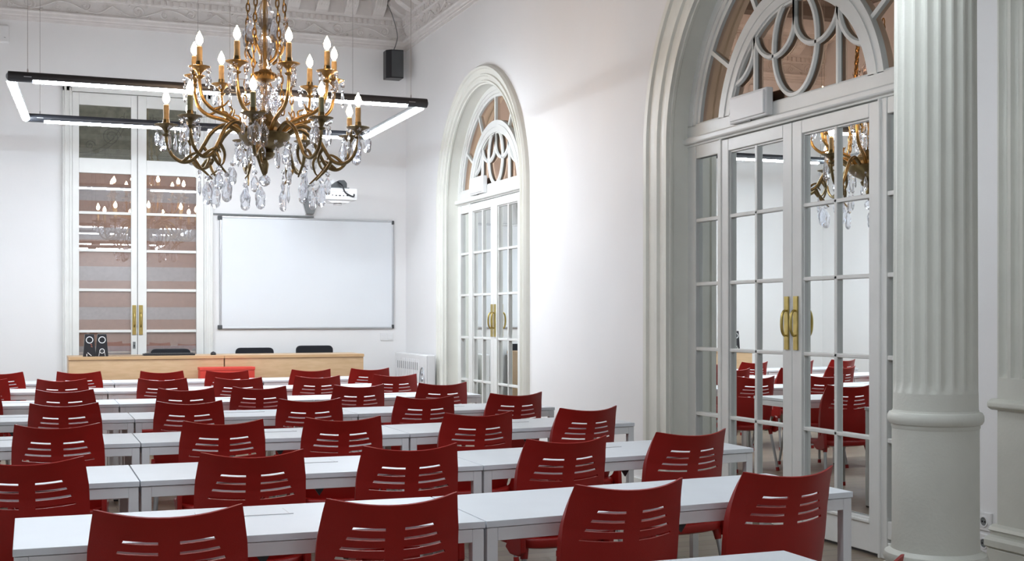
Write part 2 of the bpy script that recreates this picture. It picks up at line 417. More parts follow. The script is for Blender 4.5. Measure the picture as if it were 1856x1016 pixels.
# --- back double door with blinds
def back_door():
    d = empty('door_1'); tag(d, 'white glazed double door with striped blinds beside the whiteboard', kind='structure')
    y1 = YB; yf = YB - .05
    P = lambda name, m, x0, x1, z0, z1, par, ya=yf, yb=y1, bev=.004: MB().box(x0, x1, ya, yb, z0, z1).build(name, m, par, bevel=bev)
    cs = empty('casing'); cs.parent = d
    for a, b in ((.349, .455), (1.955, 2.062)):
        P('jamb', 'joinery', a, b, PL, 4.13, cs, YB - .06); P('moulding', 'joinery', a + .02, a + .045, PL, 4.10, cs, YB - .08); P('moulding', 'joinery', b - .03, b - .01, PL, 4.08, cs, YB - .072)
    P('head', 'joinery', .349, 2.062, 4.04, 4.14, cs, YB - .06); P('moulding', 'joinery', .349, 2.062, 4.10, 4.13, cs, YB - .08)
    zs_ = [.66, 1.246, 1.73, 2.194, 2.633, 3.097]
    for (a, b, ga, gb) in ((.457, 1.183, .531, 1.112), (1.187, 1.953, 1.288, 1.865)):
        lf = empty('door_leaf'); lf.parent = d
        P('stile', 'joinery', a, ga, PL + .02, 4.03, lf); P('stile', 'joinery', gb, b, PL + .02, 4.03, lf)
        for z0, z1 in ((PL + .02, zs_[0]), (zs_[-1], 3.271), (3.89, 4.03)): P('rail', 'joinery', ga, gb, z0, z1, lf)
        for z in zs_[1:-1]: P('muntin', 'joinery', ga, gb, z - .016, z + .016, lf, yf + .008)
        for z0, z1 in zip(zs_, zs_[1:]):
            MB().box(ga, gb, YB - .032, YB - .027, z0, z1).build('pane', 'glass', lf)
        MB().box(ga, gb, YB - .026, YB - .02, 3.271, 3.89).build('etched_pane', 'olive', lf)
        MB().box(ga, gb, YB - .036, YB - .032, 3.271, 3.89).build('pane', 'glass', lf)
        # etched scrollwork on the upper pane
        xm = (ga + gb) / 2; sg = 1 if a < 1 else -1
        for (cx_, cz, r0, trn, dr) in ((xm + .07 * sg, 3.53, .11, 2.4, 1), (xm - .12 * sg, 3.70, .07, 1.6, -1), (xm - .17 * sg, 3.42, .06, 1.5, 1), (xm + .2 * sg, 3.75, .05, 1.4, -1)):
            pts = []
            for i in range(40):
                t = i / 39; a_ = trn * 2 * PI * t * dr; r_ = r0 * (1 - .88 * t)
                pts.append((cx_ + r_ * math.cos(a_) * sg, YB - .0265, cz + r_ * math.sin(a_)))
            MB().tube(pts, .007, 4).build('etched_scroll', 'olive_dark', lf)
        big = [(xm - sg * .27 + sg * .52 * math.sin(R(q)), YB - .0265, 3.3 + .55 * (1 - math.cos(R(q)))) for q in range(0, 85, 6)]
        MB().tube([Vector(p) for p in big], .006, 4).build('etched_scroll', 'olive_dark', lf)
        MB().tube([Vector(p) + Vector((.03 * -sg, 0, .03)) for p in big], .006, 4).build('etched_scroll', 'olive_dark', lf)
        MB().tube([(ga + .02, YB - .0265, 3.30), (gb - .02, YB - .0265, 3.30)], .005, 4).build('etched_scroll', 'olive_dark', lf)
        MB().tube([(ga + .02, YB - .0265, 3.33), (gb - .02, YB - .0265, 3.33)], .004, 4).build('etched_scroll', 'olive_dark', lf)
        # blind: alternating woven bands
        bl = empty('blind'); bl.parent = d
        z = 3.10; i = 0
        while z > .66:
            hgt = .155 if i % 2 else .157
            o = MB().box(ga - .01, gb + .01, YB - .012 - .003 * (i % 2), YB - .004 - .003 * (i % 2), z - hgt - .01, z)
            o.build('blind_band', 'band_grey' if i % 3 == 1 else 'band_brown', bl)
            z -= hgt; i += 1
        h = empty('handle', ((gb + b) / 2 if a < 1 else (a + ga) / 2 - .015, yf, 1.378), R(-90)); h.parent = lf
        h.rotation_euler = (0, 0, R(90))
        link('plate', handle_plate, h); link('grip', handle_grip, h)
    k = empty('lock', (1.147, yf, 1.08)); k.parent = d
    MB().box(-.015, .015, -.006, 0, -.04, .04).build('plate', 'mid_grey', k)
    MB().box(-.005, .005, -.009, -.006, -.018, .004).build('keyhole', 'black', k)
    P('meeting_strip', 'gap', 1.1825, 1.1875, PL + .02, 4.03, d, yf - .002, y1, 0)
back_door()
arched_door(2, ARCH_S, 'white arched double door with mirror panes near the whiteboard corner')
arched_door(3, ARCH_B, 'white arched double door with mirror panes beside the fluted column')

# --- cornice: mouldings, scroll frieze, modillions
def scroll_unit():
    mb = MB()
    def sp(cx_, cz, r0, turns, dr, a0, rad=.012, n=26, shrink=.85):
        pts = []
        for i in range(n):
            t = i / (n - 1); a = a0 + dr * turns * 2 * PI * t; r_ = r0 * (1 - shrink * t)
            pts.append((cx_ + r_ * math.cos(a), -.006, cz + r_ * math.sin(a)))
        mb.tube(pts, [rad * (1 - .35 * i / (n - 1)) for i in range(n)], 5)
    wave = smooth_path([(-.6, -.004, .05), (-.45, -.004, -.035), (-.3, -.004, -.06), (-.12, -.004, .0), (0, -.004, .05), (.15, -.004, .035), (.3, -.004, -.03), (.45, -.004, -.05), (.6, -.004, .05)], 5)
    mb.tube(wave, .010, 5)
    sp(-.31, .0, .075, 1.6, 1, R(-100)); sp(.30, .015, .07, 1.6, -1, R(120)); sp(0, -.02, .05, 1.4, 1, R(90), .010)
    sp(-.52, -.03, .04, 1.2, -1, R(60), .009); sp(.52, .035, .04, 1.2, 1, R(-60), .009); sp(.12, -.04, .03, 1.2, -1, 0, .008)
    for x, z, a in ((-.42, .05, 40), (-.2, .05, 130), (-.16, -.05, 200), (.14, .065, 30), (.2, -.05, 300), (.42, .06, 60), (.42, -.055, 210), (-.05, .065, 110), (.03, -.07, 250), (-.44, -.065, 330)):
        ca, sa = math.cos(R(a)), math.sin(R(a)); L = .055; W = .016
        mb.add([(x, 0, z), (x + ca * L * .5 - sa * W, -.004, z + sa * L * .5 + ca * W), (x + ca * L, 0, z + sa * L), (x + ca * L * .5 + sa * W, -.004, z + sa * L * .5 - ca * W), (x + ca * L * .5, -.02, z + sa * L * .5)],
               [(0, 1, 4), (1, 2, 4), (2, 3, 4), (3, 0, 4)])
    return mb.mesh('scroll_ornament', 'plaster', 60)
scroll_me = scroll_unit()
mod_me = MB().prism([(0, .0), (-.20, 0), (-.20, -.05), (-.17, -.10), (-.12, -.13), (-.06, -.17), (0, -.19)], 0, -.075, .075)
mod_me.prism([(-.005, .0), (-.23, 0), (-.23, .03), (-.005, .03)], 0, -.09, .09)
mod_me = mod_me.mesh('modillion', 'plaster')
leafm = MB()
for k in range(4):
    leafm.tube([(-.05 + k * .033, -.205, -.02), (-.05 + k * .033, -.19, -.075), (-.05 + k * .033, -.125, -.125)], .010, 5)
mod_leaf = leafm.mesh('leaf_carving', 'plaster')
dent_me = MB().box(-.022, .022, -.03, 0, -.03, .03).mesh('dentil', 'plaster')

def cornice(n, origin, rz, length, label):
    t = empty('trim_%d' % n, origin, rz); tag(t, label, kind='structure')
    # local: x along the wall, -y into the room
    prof = [(0, 4.82), (-.012, 4.82), (-.015, 4.85), (-.025, 4.855), (-.025, 4.875), (-.04, 4.885), (-.045, 4.915), (-.06, 4.93), (-.06, 4.945), (-.035, 4.95), (-.035, 5.10), (-.05, 5.105), (-.055, 5.125), (-.055, 5.18), (-.07, 5.19), (-.085, 5.22), (-.085, 5.40), (-.30, 5.42), (-.32, 5.47), (-.36, 5.50), (-.42, 5.62), (-.44, ZC)]
    mb = MB(); k = len(prof)
    mb.add([(0, *p) for p in prof] + [(length, *p) for p in prof], [(i, i + 1, k + i + 1, k + i) for i in range(k - 1)])
    mb.build('moulding', 'plaster', t, smooth=20)
    nscr = max(1, int(round(length / 1.2)))
    for i in range(nscr): link('scroll_ornament', scroll_me, t, ((i + .5) * length / nscr, -.035, 5.025))
    for i in range(int(length / .075)): link('dentil', dent_me, t, (.04 + i * .075, -.05, 5.152))
    nm = int(length / .36)
    for i in range(nm):
        o = link('modillion', mod_me, t, (.2 + i * .36, -.085, 5.40)); link('leaf_carving', mod_leaf, o)
cornice(3, (WL, YB, 0), 0, WR - WL, 'ornate plaster cornice with scroll frieze above the whiteboard wall')
cornice(4, (WR, YB, 0), R(-90), 13.0, 'ornate plaster cornice with scroll frieze above the arched doors')

# ------------------------------------------------------------------ column and pilaster
def fluted(rr, n, depth, z0, z1, cx_, cy_, seg=6):
    ang = []
    for k in range(n):
        for j in range(seg):
            t = j / seg
            dr = 0 if t < .22 else depth * math.sin(PI * (t - .22) / .78)
            ang.append((2 * PI * (k + t) / n, dr))
    mb = MB(); vs_ = []; fs_ = []; m = len(ang)
    lev = [(z0, 0), (z0 + .012, .25), (z0 + .03, .8), (z0 + .05, 1), (z1, 1)]
    for z, q in lev:
        r0 = rr - .012 * (z - z0) / (z1 - z0)
        for a, dr in ang: vs_.append((cx_ + (r0 - dr * q) * math.cos(a), cy_ + (r0 - dr * q) * math.sin(a), z))
    for i in range(len(lev) - 1):
        for k in range(m): k2 = (k + 1) % m; fs_.append((i * m + k, i * m + k2, (i + 1) * m + k2, (i + 1) * m + k))
    return mb.add(vs_, fs_)
cx_, cy_ = 3.55, 4.20
co = empty('column', (cx_, cy_, 0)); tag(co, 'cream fluted round column standing before the arched doors', 'column')
MB().box(-.25, .25, -.25, .25, 0, .30).build('pedestal', 'column', co, bevel=.01)
MB().lathe([(.235, .30), (.245, .33), (.235, .36), (.2, .37), (.2, .385)], 48).build('base', 'column', co, smooth=40)
MB().lathe([(.19, .385), (.205, .39), (.212, .41), (.205, .43), (.19, .437), (.182, .445)], 48).build('base_torus', 'column', co, smooth=40)
MB().lathe([(.180, .44), (.176, .50), (.1755, .955)], 48, cap=False).build('lower_shaft', 'column', co, smooth=40)
MB().lathe([(.1755, .95), (.179, .958), (.179, .968), (.187, .972), (.194, .985), (.194, 1.005), (.187, 1.018), (.175, 1.022), (.173, 1.03)], 48, cap=False).build('collar', 'column', co, smooth=35)
MB().lathe([(.172, 1.02), (.171, 1.10)], 48, cap=False).build('neck', 'column', co, smooth=40)
fluted(.171, 20, .013, 1.10, 4.6, 0, 0).build('fluted_shaft', 'column', co, smooth=30)
MB().lathe([(.165, 4.6), (.19, 4.62), (.19, 4.66), (.165, 4.68), (.165, 4.8), (.2, 5.0), (.27, 5.2), (.3, 5.22), (.3, 5.3)], 40).build('capital', 'column', co, smooth=40)
MB().box(-.3, .3, -.3, .3, 5.3, ZC).build('abacus', 'column', co)

px0 = 4.38
pi_ = empty('pilaster', (WR, 4.47, 0)); tag(pi_, 'cream fluted flat pilaster on the side wall', 'pilaster')
hw = .27; dp = WR - px0
MB().box(-dp - .05, .0, -hw - .02, hw + .02, 0, .30).build('pedestal', 'column', pi_, bevel=.008)
MB().prism([(-dp - .045, .30), (-dp - .06, .31), (-dp - .06, .34), (-dp - .045, .355), (-dp - .02, .36), (-dp - .02, .375), (-dp - .035, .385), (-dp - .025, .40), (-dp - .005, .41), (0, .41), (0, .30)], 1, -hw - .025, hw + .025).build('base', 'column', pi_)
MB().box(-dp, 0, -hw, hw, .40, .975).build('lower_shaft', 'column', pi_)
MB().prism([(0, .965), (-dp - .01, .965), (-dp - .035, .98), (-dp - .035, 1.005), (-dp - .01, 1.02), (0, 1.02)], 1, -hw - .035, hw + .035).build('collar', 'column', pi_, bevel=.006)
fl_ = MB(); nf = 7; wv = 2 * hw / nf
outline = []
for k in range(nf):
    y0 = hw - k * wv
    for j in range(9):
        t = j / 8
        dd = 0 if (t < .16 or t > .84) else .022 * math.sin(PI * (t - .16) / .68) ** .6
        outline.append((y0 - t * wv, dd))
lev = [(1.015, 0), (1.12, 0), (1.125, .5), (1.15, 1), (4.7, 1)]
vs_ = []; fs_ = []; m_ = len(outline)
for z, q in lev:
    for y, dd in outline: vs_.append((-dp + dd * q, y, z))
for i in range(len(lev) - 1):
    for k in range(m_ - 1): fs_.append((i * m_ + k, i * m_ + k + 1, (i + 1) * m_ + k + 1, (i + 1) * m_ + k))
fl_.add(vs_, fs_); fl_.box(-dp + .024, 0, -hw, hw, 1.0, 4.7)
fl_.build('fluted_shaft', 'column', pi_, smooth=30)
MB().box(-dp - .06, 0, -hw - .06, hw + .06, 4.7, ZC).build('capital', 'column', pi_, bevel=.02)

# ------------------------------------------------------------------ red chairs
def chair_back():
    zb = .385
    T = [0, .12, .24, .36, .46]
    slots = [.635, .702, .769, .836]; hh = .0095
    for s_ in slots: T += [s_ - hh, s_ + hh]
    T += [.91, .955, 1.0]
    T.sort()
    slot_i = [T.index(s_ - hh) for s_ in slots]
    def hw_(t): # half width
        pts = [(0, .205), (.25, .222), (.5, .228), (.75, .224), (.9, .214), (1, .206)]
        for (a, x), (b, y) in zip(pts, pts[1:]):
            if a <= t <= b: return x + (y - x) * (t - a) / (b - a)
    def yc(t):
        pts = [(0, -.178), (.2, -.208), (.45, -.225), (.7, -.241), (.88, -.265), (1, -.291)]
        for (a, x), (b, y) in zip(pts, pts[1:]):
            if a <= t <= b: return x + (y - x) * (t - a) / (b - a)
    cols = []   # functions of t giving x
    def xo(t): return .128 + (.836 - max(.58, min(.9, t))) * .23
    inn = .030
    half = [lambda t: 0, lambda t: inn, lambda t: inn + (xo(t) - inn) * .34, lambda t: inn + (xo(t) - inn) * .67, xo,
            lambda t: xo(t) + (hw_(t) - xo(t)) * .45, lambda t: hw_(t) * .965, hw_]
    allc = [(-1, f) for f in half[:0:-1]] + [(1, f) for f in half]
    bm = bmesh.new(); grid = []
    for t in T:
        row = []
        for sg, f in allc:
            x = sg * f(t); u = x / hw_(t)
            zt = .853 + .023 * u * u
            z = zb + t * (zt - zb)
            y = yc(t) + .065 * u * u
            row.append(bm.verts.new((x, y, z)))
        # side flange folded forwards
        k = .030 * max(0, min(1, (1.0 - t) / .35))
        l, r_ = row[0], row[-1]
        fl = bm.verts.new((l.co.x + .004, l.co.y + .004 + k, l.co.z)); fr = bm.verts.new((r_.co.x - .004, r_.co.y + .004 + k, r_.co.z))
        grid.append([fl] + row + [fr])
    ncol = len(grid[0]); c0 = 1 + 7  # centre column
    skip = set()
    for si in slot_i:
        for dc in (1, 2, 3):
            skip.add((si, c0 + dc)); skip.add((si, c0 - dc - 1))
    for i in range(len(T) - 1):
        for j in range(ncol - 1):
            if (i, j) in skip: continue
            bm.faces.new((grid[i][j], grid[i][j + 1], grid[i + 1][j + 1], grid[i + 1][j]))
    bmesh.ops.recalc_face_normals(bm, faces=bm.faces[:])
    bmesh.ops.solidify(bm, geom=bm.faces[:], thickness=.006)
    bmesh.ops.recalc_face_normals(bm, faces=bm.faces[:])
    me = bpy.data.meshes.new('backrest'); bm.to_mesh(me); bm.free()
    me.polygons.foreach_set('use_smooth', [True] * len(me.polygons)); me.set_sharp_from_angle(angle=R(45))
    me.materials.append(M['red']); return me

def chair_seat():
    mb = MB(); n = 40; loops = []
    def outline(sx, sy, z, yo=0):
        L = []
        for k in range(n):
            a = 2 * PI * k / n; c_, s_ = math.cos(a), math.sin(a)
            e = .42
            x = sx * math.copysign(abs(c_) ** e, c_); y = sy * math.copysign(abs(s_) ** e, s_)
            zz = z - (.018 * max(0, (y / sy)) ** 3 if z > .40 else 0) + .008 * (x / sx) ** 2
            L.append((x, y + yo, zz))
        return L
    spec = [(.10, .10, .415), (.17, .17, .417), (.215, .210, .425), (.229, .225, .421), (.233, .230, .410), (.229, .224, .382), (.20, .20, .372), (.10, .10, .370)]
    vs_ = []; fs_ = []
    for sp in spec: vs_ += outline(*sp, yo=.005)
    for i in range(len(spec) - 1):
        for k in range(n): k2 = (k + 1) % n; fs_.append((i * n + k, i * n + k2, (i + 1) * n + k2, (i + 1) * n + k))
    fs_.append(tuple(range(n))); fs_.append(tuple((len(spec) - 1) * n + k for k in range(n)))
    return mb.add(vs_, fs_).mesh('seat', 'red', 50)

def make_chair():
    t = empty('classroom_chair')
    link('backrest', chair_back(), t); link('seat', chair_seat(), t)
    for sx in (-1, 1):
        # side bracket joining seat and back
        MB().prism([(-.240, .37), (-.232, .49), (-.205, .505), (-.165, .45), (-.10, .415), (-.07, .375), (-.12, .35), (-.2, .35)], 0, sx * .212, sx * .238).build('back_bracket', 'red', t, bevel=.006)
        for sy in (-1, 1):
            top = Vector((sx * .19, sy * .17 + .0, .385)); bot = Vector((sx * .225, sy * .215 + (.0 if sy > 0 else -.03), .012))
            lg = MB().tube([top, bot], [.0125, .0125], 10).build('leg', 'leg', t, smooth=50)
            MB().tube([bot + (top - bot) * .055, bot + Vector((0, 0, -.012))], [.0155, .017], 10).build('foot', 'red', lg, smooth=50)
            MB().tube([top + Vector((0, 0, .0)), top + (bot - top) * .14], [.022, .017], 10).build('leg_socket', 'red', lg, smooth=50)
    return t

CH = {0: [(1.66, 2.30, 3)],
      1: [(.37, 3.65, -5), (1.03, 3.64, -1), (1.85, 3.67, 3.6), (2.53, 3.76, 6.5)],
      2: [(-.01, 5.11, -4), (.84, 5.05, -2), (1.51, 5.06, -2), (2.26, 5.11, 4.5), (2.95, 5.20, 7)],
      3: [(.13, 6.69, -6), (.95, 6.62, -2), (1.59, 6.61, -5), (2.39, 6.65, 1), (3.14, 6.78, 8.5)],
      4: [(.20, 8.30, -9), (.96, 8.21, -5), (1.74, 8.17, -7), (2.54, 8.16, -1), (3.25, 8.25, 4)],
      5: [(-.42, 9.98, -8), (.24, 9.83, -10), (1.11, 9.71, -5), (1.67, 9.72, -5), (2.46, 9.68, 2), (3.18, 9.73, -2)],
      6: [(-.39, 11.72, -4), (.26, 11.51, -6), (1.09, 11.30, -9), (1.74, 11.22, -8), (2.47, 11.27, -3), (3.22, 11.30, -4)],
      7: [(-.27, 13.12, -8), (.45, 12.99, -9), (1.23, 12.82, -9), (1.86, 12.71, -6), (2.71, 12.67, 4), (3.35, 12.72, 0)]}
# table ends along each row: (x, y of the front edge)
TB = {0: [(.53, 2.44), (2.03, 2.44)],
      1: [(-.05, 3.86), (1.40, 3.825), (2.957, 3.96)],
      2: [(-1.07, 5.30), (.42, 5.27), (1.913, 5.262), (3.46, 5.455)],
      3: [(-.95, 6.97), (.55, 6.855), (2.04, 6.85), (3.58, 7.03)],
      4: [(-.85, 8.62), (.64, 8.46), (2.12, 8.37), (3.64, 8.45)],
      5: [(-.85, 10.13), (.64, 9.95), (2.14, 9.90), (3.63, 10.03)],
      6: [(-.85, 11.96), (.65, 11.66), (2.15, 11.52), (3.65, 11.56)],
      7: [(-.70, 13.38), (.80, 13.19), (2.29, 13.08), (3.79, 13.12)]}
ORD = ['first', 'second', 'third', 'fourth', 'fifth', 'sixth', 'seventh', 'eighth']
chair0 = make_chair(); first = True
for r, L in CH.items():
    for i, (x, y, yaw) in enumerate(L):
        o = chair0 if first else copy_tree(chair0); first = False
        a = R(yaw); off = .226   # back corners stand behind the seat centre
        o.location = (x - math.sin(a) * off, y + math.cos(a) * off, 0); o.rotation_euler = (0, 0, a)
        k = len(L) - i - 1
        row = 'row nearest the wooden desk' if r == 7 else '%s row from the wooden desk' % ORD[7 - r]
        tag(o, 'red slotted plastic chair, %s, %s from the arched-door wall' % (row, ORD[k]), 'chair', 'red classroom chairs')

# ------------------------------------------------------------------ white tables
TZ = .745
def make_table(L, k):
    """k: slope of the front edge, so that neighbouring tables meet flush along the slightly bowed row"""
    t = empty('classroom_table')
    hl = L / 2; D_ = .60
    def bx_(name, m, par, x0, x1, y0, y1, z0, z1, bev=0):
        mb = MB().box(x0, x1, y0, y1, z0, z1); mb.v = [(v[0], v[1] + k * v[0], v[2]) for v in mb.v]
        return mb.build(name, m, par, bevel=bev)
    bx_('table_top', 'white_top', t, -hl + .001, hl - .001, 0, D_, TZ - .022, TZ, .0015)
    e = .005
    for y0, y1 in ((e, e + .03), (D_ - e - .03, D_ - e)): bx_('frame_rail', 'white_frame', t, -hl + .044, hl - .044, y0, y1, TZ - .068, TZ - .0245, .002)
    for x0, x1 in ((-hl + .004, -hl + .034), (hl - .034, hl - .004)): bx_('frame_rail', 'white_frame', t, x0, x1, e + .04, D_ - e - .04, TZ - .068, TZ - .0245, .002)
    for x0 in (-hl + .004, hl - .044):
        for y0 in (e, D_ - e - .04):
            lg = bx_('leg', 'white_frame', t, x0, x0 + .04, y0, y0 + .04, .012, TZ - .0245, .003)
            bx_('foot', 'black', lg, x0 + .004, x0 + .036, y0 + .004, y0 + .036, 0, .012)
    bx_('shadow_gap', 'gap', t, -hl + .03, hl - .03, .03, D_ - .03, TZ - .0255, TZ - .0215)
    lid = bx_('cable_lid', 'white_top', t, -.15, .15, .38, .50, TZ, TZ + .0022, .0008)
    bx_('lid_lip', 'alu', lid, -.165, .165, .374, .379, TZ, TZ + .0025)
    bx_('lid_lip', 'alu', lid, .149, .153, .38, .50, TZ, TZ + .0022)
    MB().prism([(-.02, TZ - .07), (.02, TZ - .07), (.0, TZ - .10)], 1, .02, .03).build('cable_clip', 'black', t)
    return t
for r, P in TB.items():
    nT = len(P) - 1
    for i in range(nT):
        (x0, y0), (x1, y1) = P[i], P[i + 1]
        o = make_table(x1 - x0 - .003, (y1 - y0) / (x1 - x0)); o.location = ((x0 + x1) / 2, (y0 + y1) / 2, 0)
        k = nT - i - 1
        row = 'row nearest the wooden desk' if r == 7 else '%s row from the wooden desk' % ORD[7 - r]
        tag(o, 'white rectangular table, %s, %s from the arched-door wall' % (row, ORD[k]), 'table', 'white classroom tables')

# ------------------------------------------------------------------ teacher's desks and what stands on them
DT = .98
for i, (x0, x1, lb) in enumerate(((.385, 2.045, 'beech teacher desk carrying the black speakers and keyboard'), (2.05, 3.665, 'beech teacher desk in front of the whiteboard with an empty top'))):
    t = empty('teacher_desk', ((x0 + x1) / 2, 14.2, PL)); tag(t, lb, 'desk'); h = (x1 - x0) / 2; z = DT - PL
    MB().box(-h, h, 0, .62, z - .035, z).build('desk_top', 'wood', t, bevel=.002)
    MB().box(-h, h, -.003, 0, z - .033, z - .002).build('edge_band', 'wood_edge', t)
    MB().box(-h + .005, h - .005, .01, .03, .03, z - .036).build('front_panel', 'wood', t)
    for a in (-h + .002, h - .028): MB().box(a, a + .026, .03, .60, 0, z - .036).build('side_panel', 'wood', t, bevel=.001)
def pc_speaker(x, label, kind):
    t = empty('computer_speaker', (x, 14.27, DT)); tag(t, label, 'speaker')
    hgt = .245
    mb = MB().prism([(-.066, 0), (.066, 0), (.047, hgt), (-.047, hgt)], 1, 0, .11); mb.build('cabinet', 'black', t, bevel=.005)
    def ring(z, r_, rr):
        c_ = [(r_ * math.cos(2 * PI * k / 24), -.002, z + r_ * math.sin(2 * PI * k / 24)) for k in range(24)]
        return MB().tube(c_, rr, 6, closed=True, flat=Vector((0, 1, 0)))
    ring(.182, .034, .0045).build('cone_ring', 'white_ring', t, smooth=60)
    MB().lathe([(.032, 0), (.015, .014), (.001, .006)], 20).xf(Matrix.Translation((0, .004, .182)) @ Matrix.Rotation(R(-90), 4, 'X')).build('cone', 'dark_grey', t, smooth=50)
    if kind:
        ring(.06, .024, .004).build('dial_ring', 'white_ring', t, smooth=60)
        for s_ in (-1, 1): MB().tube([(s_ * .025, -.002, .052), (s_ * .034, -.002, .004)], .0022, 5).build('printed_line', 'white_ring', t)
        MB().lathe([(.012, 0), (.010, .008)], 12).xf(Matrix.Translation((0, 0, .06)) @ Matrix.Rotation(R(90), 4, 'X')).build('dial', 'dark_grey', t)
    else:
        for (a, b, m_) in (((.01, .14), (.025, .125), 'red_spot'), ((.015, .115), (.03, .105), 'red_spot'), ((-.02, .045), (.02, .01), 'white_ring'), ((-.028, .03), (-.028, .004), 'white_ring')):
            MB().tube([(a[0], -.001, a[1]), (b[0], -.001, b[1])], .004, 5).build('printed_mark', m_, t)
pc_speaker(.605, 'black desktop speaker with one white ring and red print', 0)
pc_speaker(.735, 'black desktop speaker with two white rings', 1)
kb = empty('keyboard', (1.46, 14.33, DT)); tag(kb, 'flat black keyboard lying on the teacher desk', 'keyboard')
MB().box(-.28, .28, 0, .17, 0, .022).build('case', 'black', kb, bevel=.004)
kc = MB().box(-.008, .008, -.006, .006, 0, .005).mesh('key', 'dark_grey')
for a in range(24):
    for b in range(6): link('key', kc, kb, (-.25 + a * .0217, .02 + b * .025, .022))
ms = empty('computer_mouse', (1.95, 14.4, DT)); tag(ms, 'small black computer mouse on the teacher desk', 'mouse')
MB().lathe([(.03, 0), (.033, .012), (.028, .026), (.014, .036), (.002, .039)], 16).xf(Matrix.Diagonal((1, 1.6, 1, 1))).build('shell', 'black', ms, smooth=60)
MB().lathe([(.004, .033), (.006, .038), (.004, .043)], 8).build('wheel', 'mid_grey', ms)
cbp = smooth_path([(.72, 14.38, DT + .004), (.9, 14.33, DT + .004), (1.05, 14.30, DT + .004), (1.2, 14.36, DT + .004)], 6)
tag(MB().tube(cbp, .003, 6).build('speaker_cable', 'dark_grey'), 'thin dark cable lying between the desk speakers and keyboard', 'cable')

def office_chair(x, y, zt, label):
    t = empty('office_chair', (x, y, PL)); tag(t, label, 'chair', 'black chairs behind the desk')
    z = zt - PL
    o = []
    for (cx__, cz, a0) in ((.18, z - .05, 0), (-.18, z - .05, 90), (-.17, z - .40, 180), (.17, z - .40, 270)):
        o += [(cx__ + .05 * math.cos(R(a0 + q)), cz + .05 * math.sin(R(a0 + q))) for q in (0, 30, 60, 90)]
    MB().prism(o, 1, .20, .255).build('backrest', 'fabric', t, bevel=.012)
    MB().box(-.03, .03, .255, .275, z - .62, z - .2).build('back_support', 'black', t, bevel=.004)
    MB().box(-.23, .23, -.24, .22, .36, .43).build('seat', 'fabric', t, bevel=.025)
    MB().lathe([(.03, .07), (.03, .22), (.02, .22), (.02, .36)], 12).build('gas_column', 'black', t, smooth=40)
    for k in range(5):
        a = R(90 + 72 * k); p = (math.cos(a) * .28, math.sin(a) * .28)
        lg = MB().tube([(0, 0, .10), (p[0], p[1], .065)], [.025, .015], 8).build('base_leg', 'black', t, smooth=50)
        MB().lathe([(.02, -.012), (.026, -.006), (.026, .006), (.02, .012)], 12).xf(Matrix.Translation((p[0], p[1], .027)) @ Matrix.Rotation(R(90), 4, 'X')).build('caster', 'black', lg)
office_chair(1.555, 14.92, 1.035, 'black padded office chair behind the keyboard desk')
office_chair(2.545, 14.92, 1.04, 'black padded office chair behind the desk, between two other black chairs')
office_chair(3.28, 14.92, 1.06, 'black padded office chair behind the desk, nearest the radiator')

bx = empty('storage_box', (2.05, 13.98, PL)); tag(bx, 'bright red flat-fronted box standing against the teacher desk', 'box')
MB().box(-.30, .30, 0, .17, 0, .62).build('body', 'orange', bx, bevel=.004)
MB().box(-.305, .305, -.005, .175, .62, .655).build('lid', 'orange', bx, bevel=.004)
tag(MB().box(1.83, 1.87, 13.90, 13.955, 0, .78).build('white_post', 'white_plastic', bevel=.004), 'slim white post in front of the bright red box', 'post')

# ------------------------------------------------------------------ whiteboard wall
wb = empty('whiteboard', (3.24, YB, 1.265)); tag(wb, 'large blank whiteboard with aluminium frame on the back wall', 'whiteboard')
W2 = 1.094; HB = 1.377
MB().box(-W2, W2, -.02, 0, 0, HB).build('panel', 'board', wb)
for q in ((-W2, W2, 0, .022), (-W2, W2, HB - .022, HB)): MB().box(q[0], q[1], -.03, 0, q[2], q[3]).build('frame_bar', 'alu', wb, bevel=.004)
for q in ((-W2, -W2 + .022), (W2 - .022, W2)): MB().box(q[0], q[1], -.03, 0, .02, HB - .02).build('frame_bar', 'alu', wb, bevel=.004)
for sx in (-1, 1):
    for z in (0, HB - .05): MB().box(sx * W2 - .026 - .002 * sx, sx * W2 + .026 - .024 * sx if sx > 0 else sx * W2 + .03, -.034, 0, z, z + .05).build('corner_cap', 'dark_grey', wb, bevel=.006)
tag(MB().box(2.07, 3.30, YB - .025, YB, 2.652, 2.672).build('cable_trunking', 'mid_grey', bevel=.003), 'thin grey cable trunking along the top of the whiteboard', 'trunking')
sw = empty('light_switch', (4.247, YB, 1.16)); tag(sw, 'white double light switch under the whiteboard corner', 'switch')
MB().box(-.085, .085, -.012, 0, -.05, .05).build('plate', 'white_plastic', sw, bevel=.004)
for a in (-.04, .04): MB().box(a - .032, a + .032, -.018, -.010, -.035, .035).build('rocker', 'white_plastic', sw, bevel=.003)
ap = empty('wifi_box', (-.33, YB, 4.65)); tag(ap, 'white rounded plastic box high on the back wall', 'router')
MB().box(-.11, .11, -.05, 0, -.11, .10).build('case', 'white_plastic', ap, bevel=.02)
MB().box(.05, .07, -.053, -.049, -.05, -.045).build('status_light', 'mid_grey', ap)
MB().tube(smooth_path([(-.03, -.02, .10), (-.03, -.02, .16), (-.06, -.03, .22), (-.10, -.05, .27)], 5), .005, 6).build('cable', 'mid_grey', ap, smooth=60)
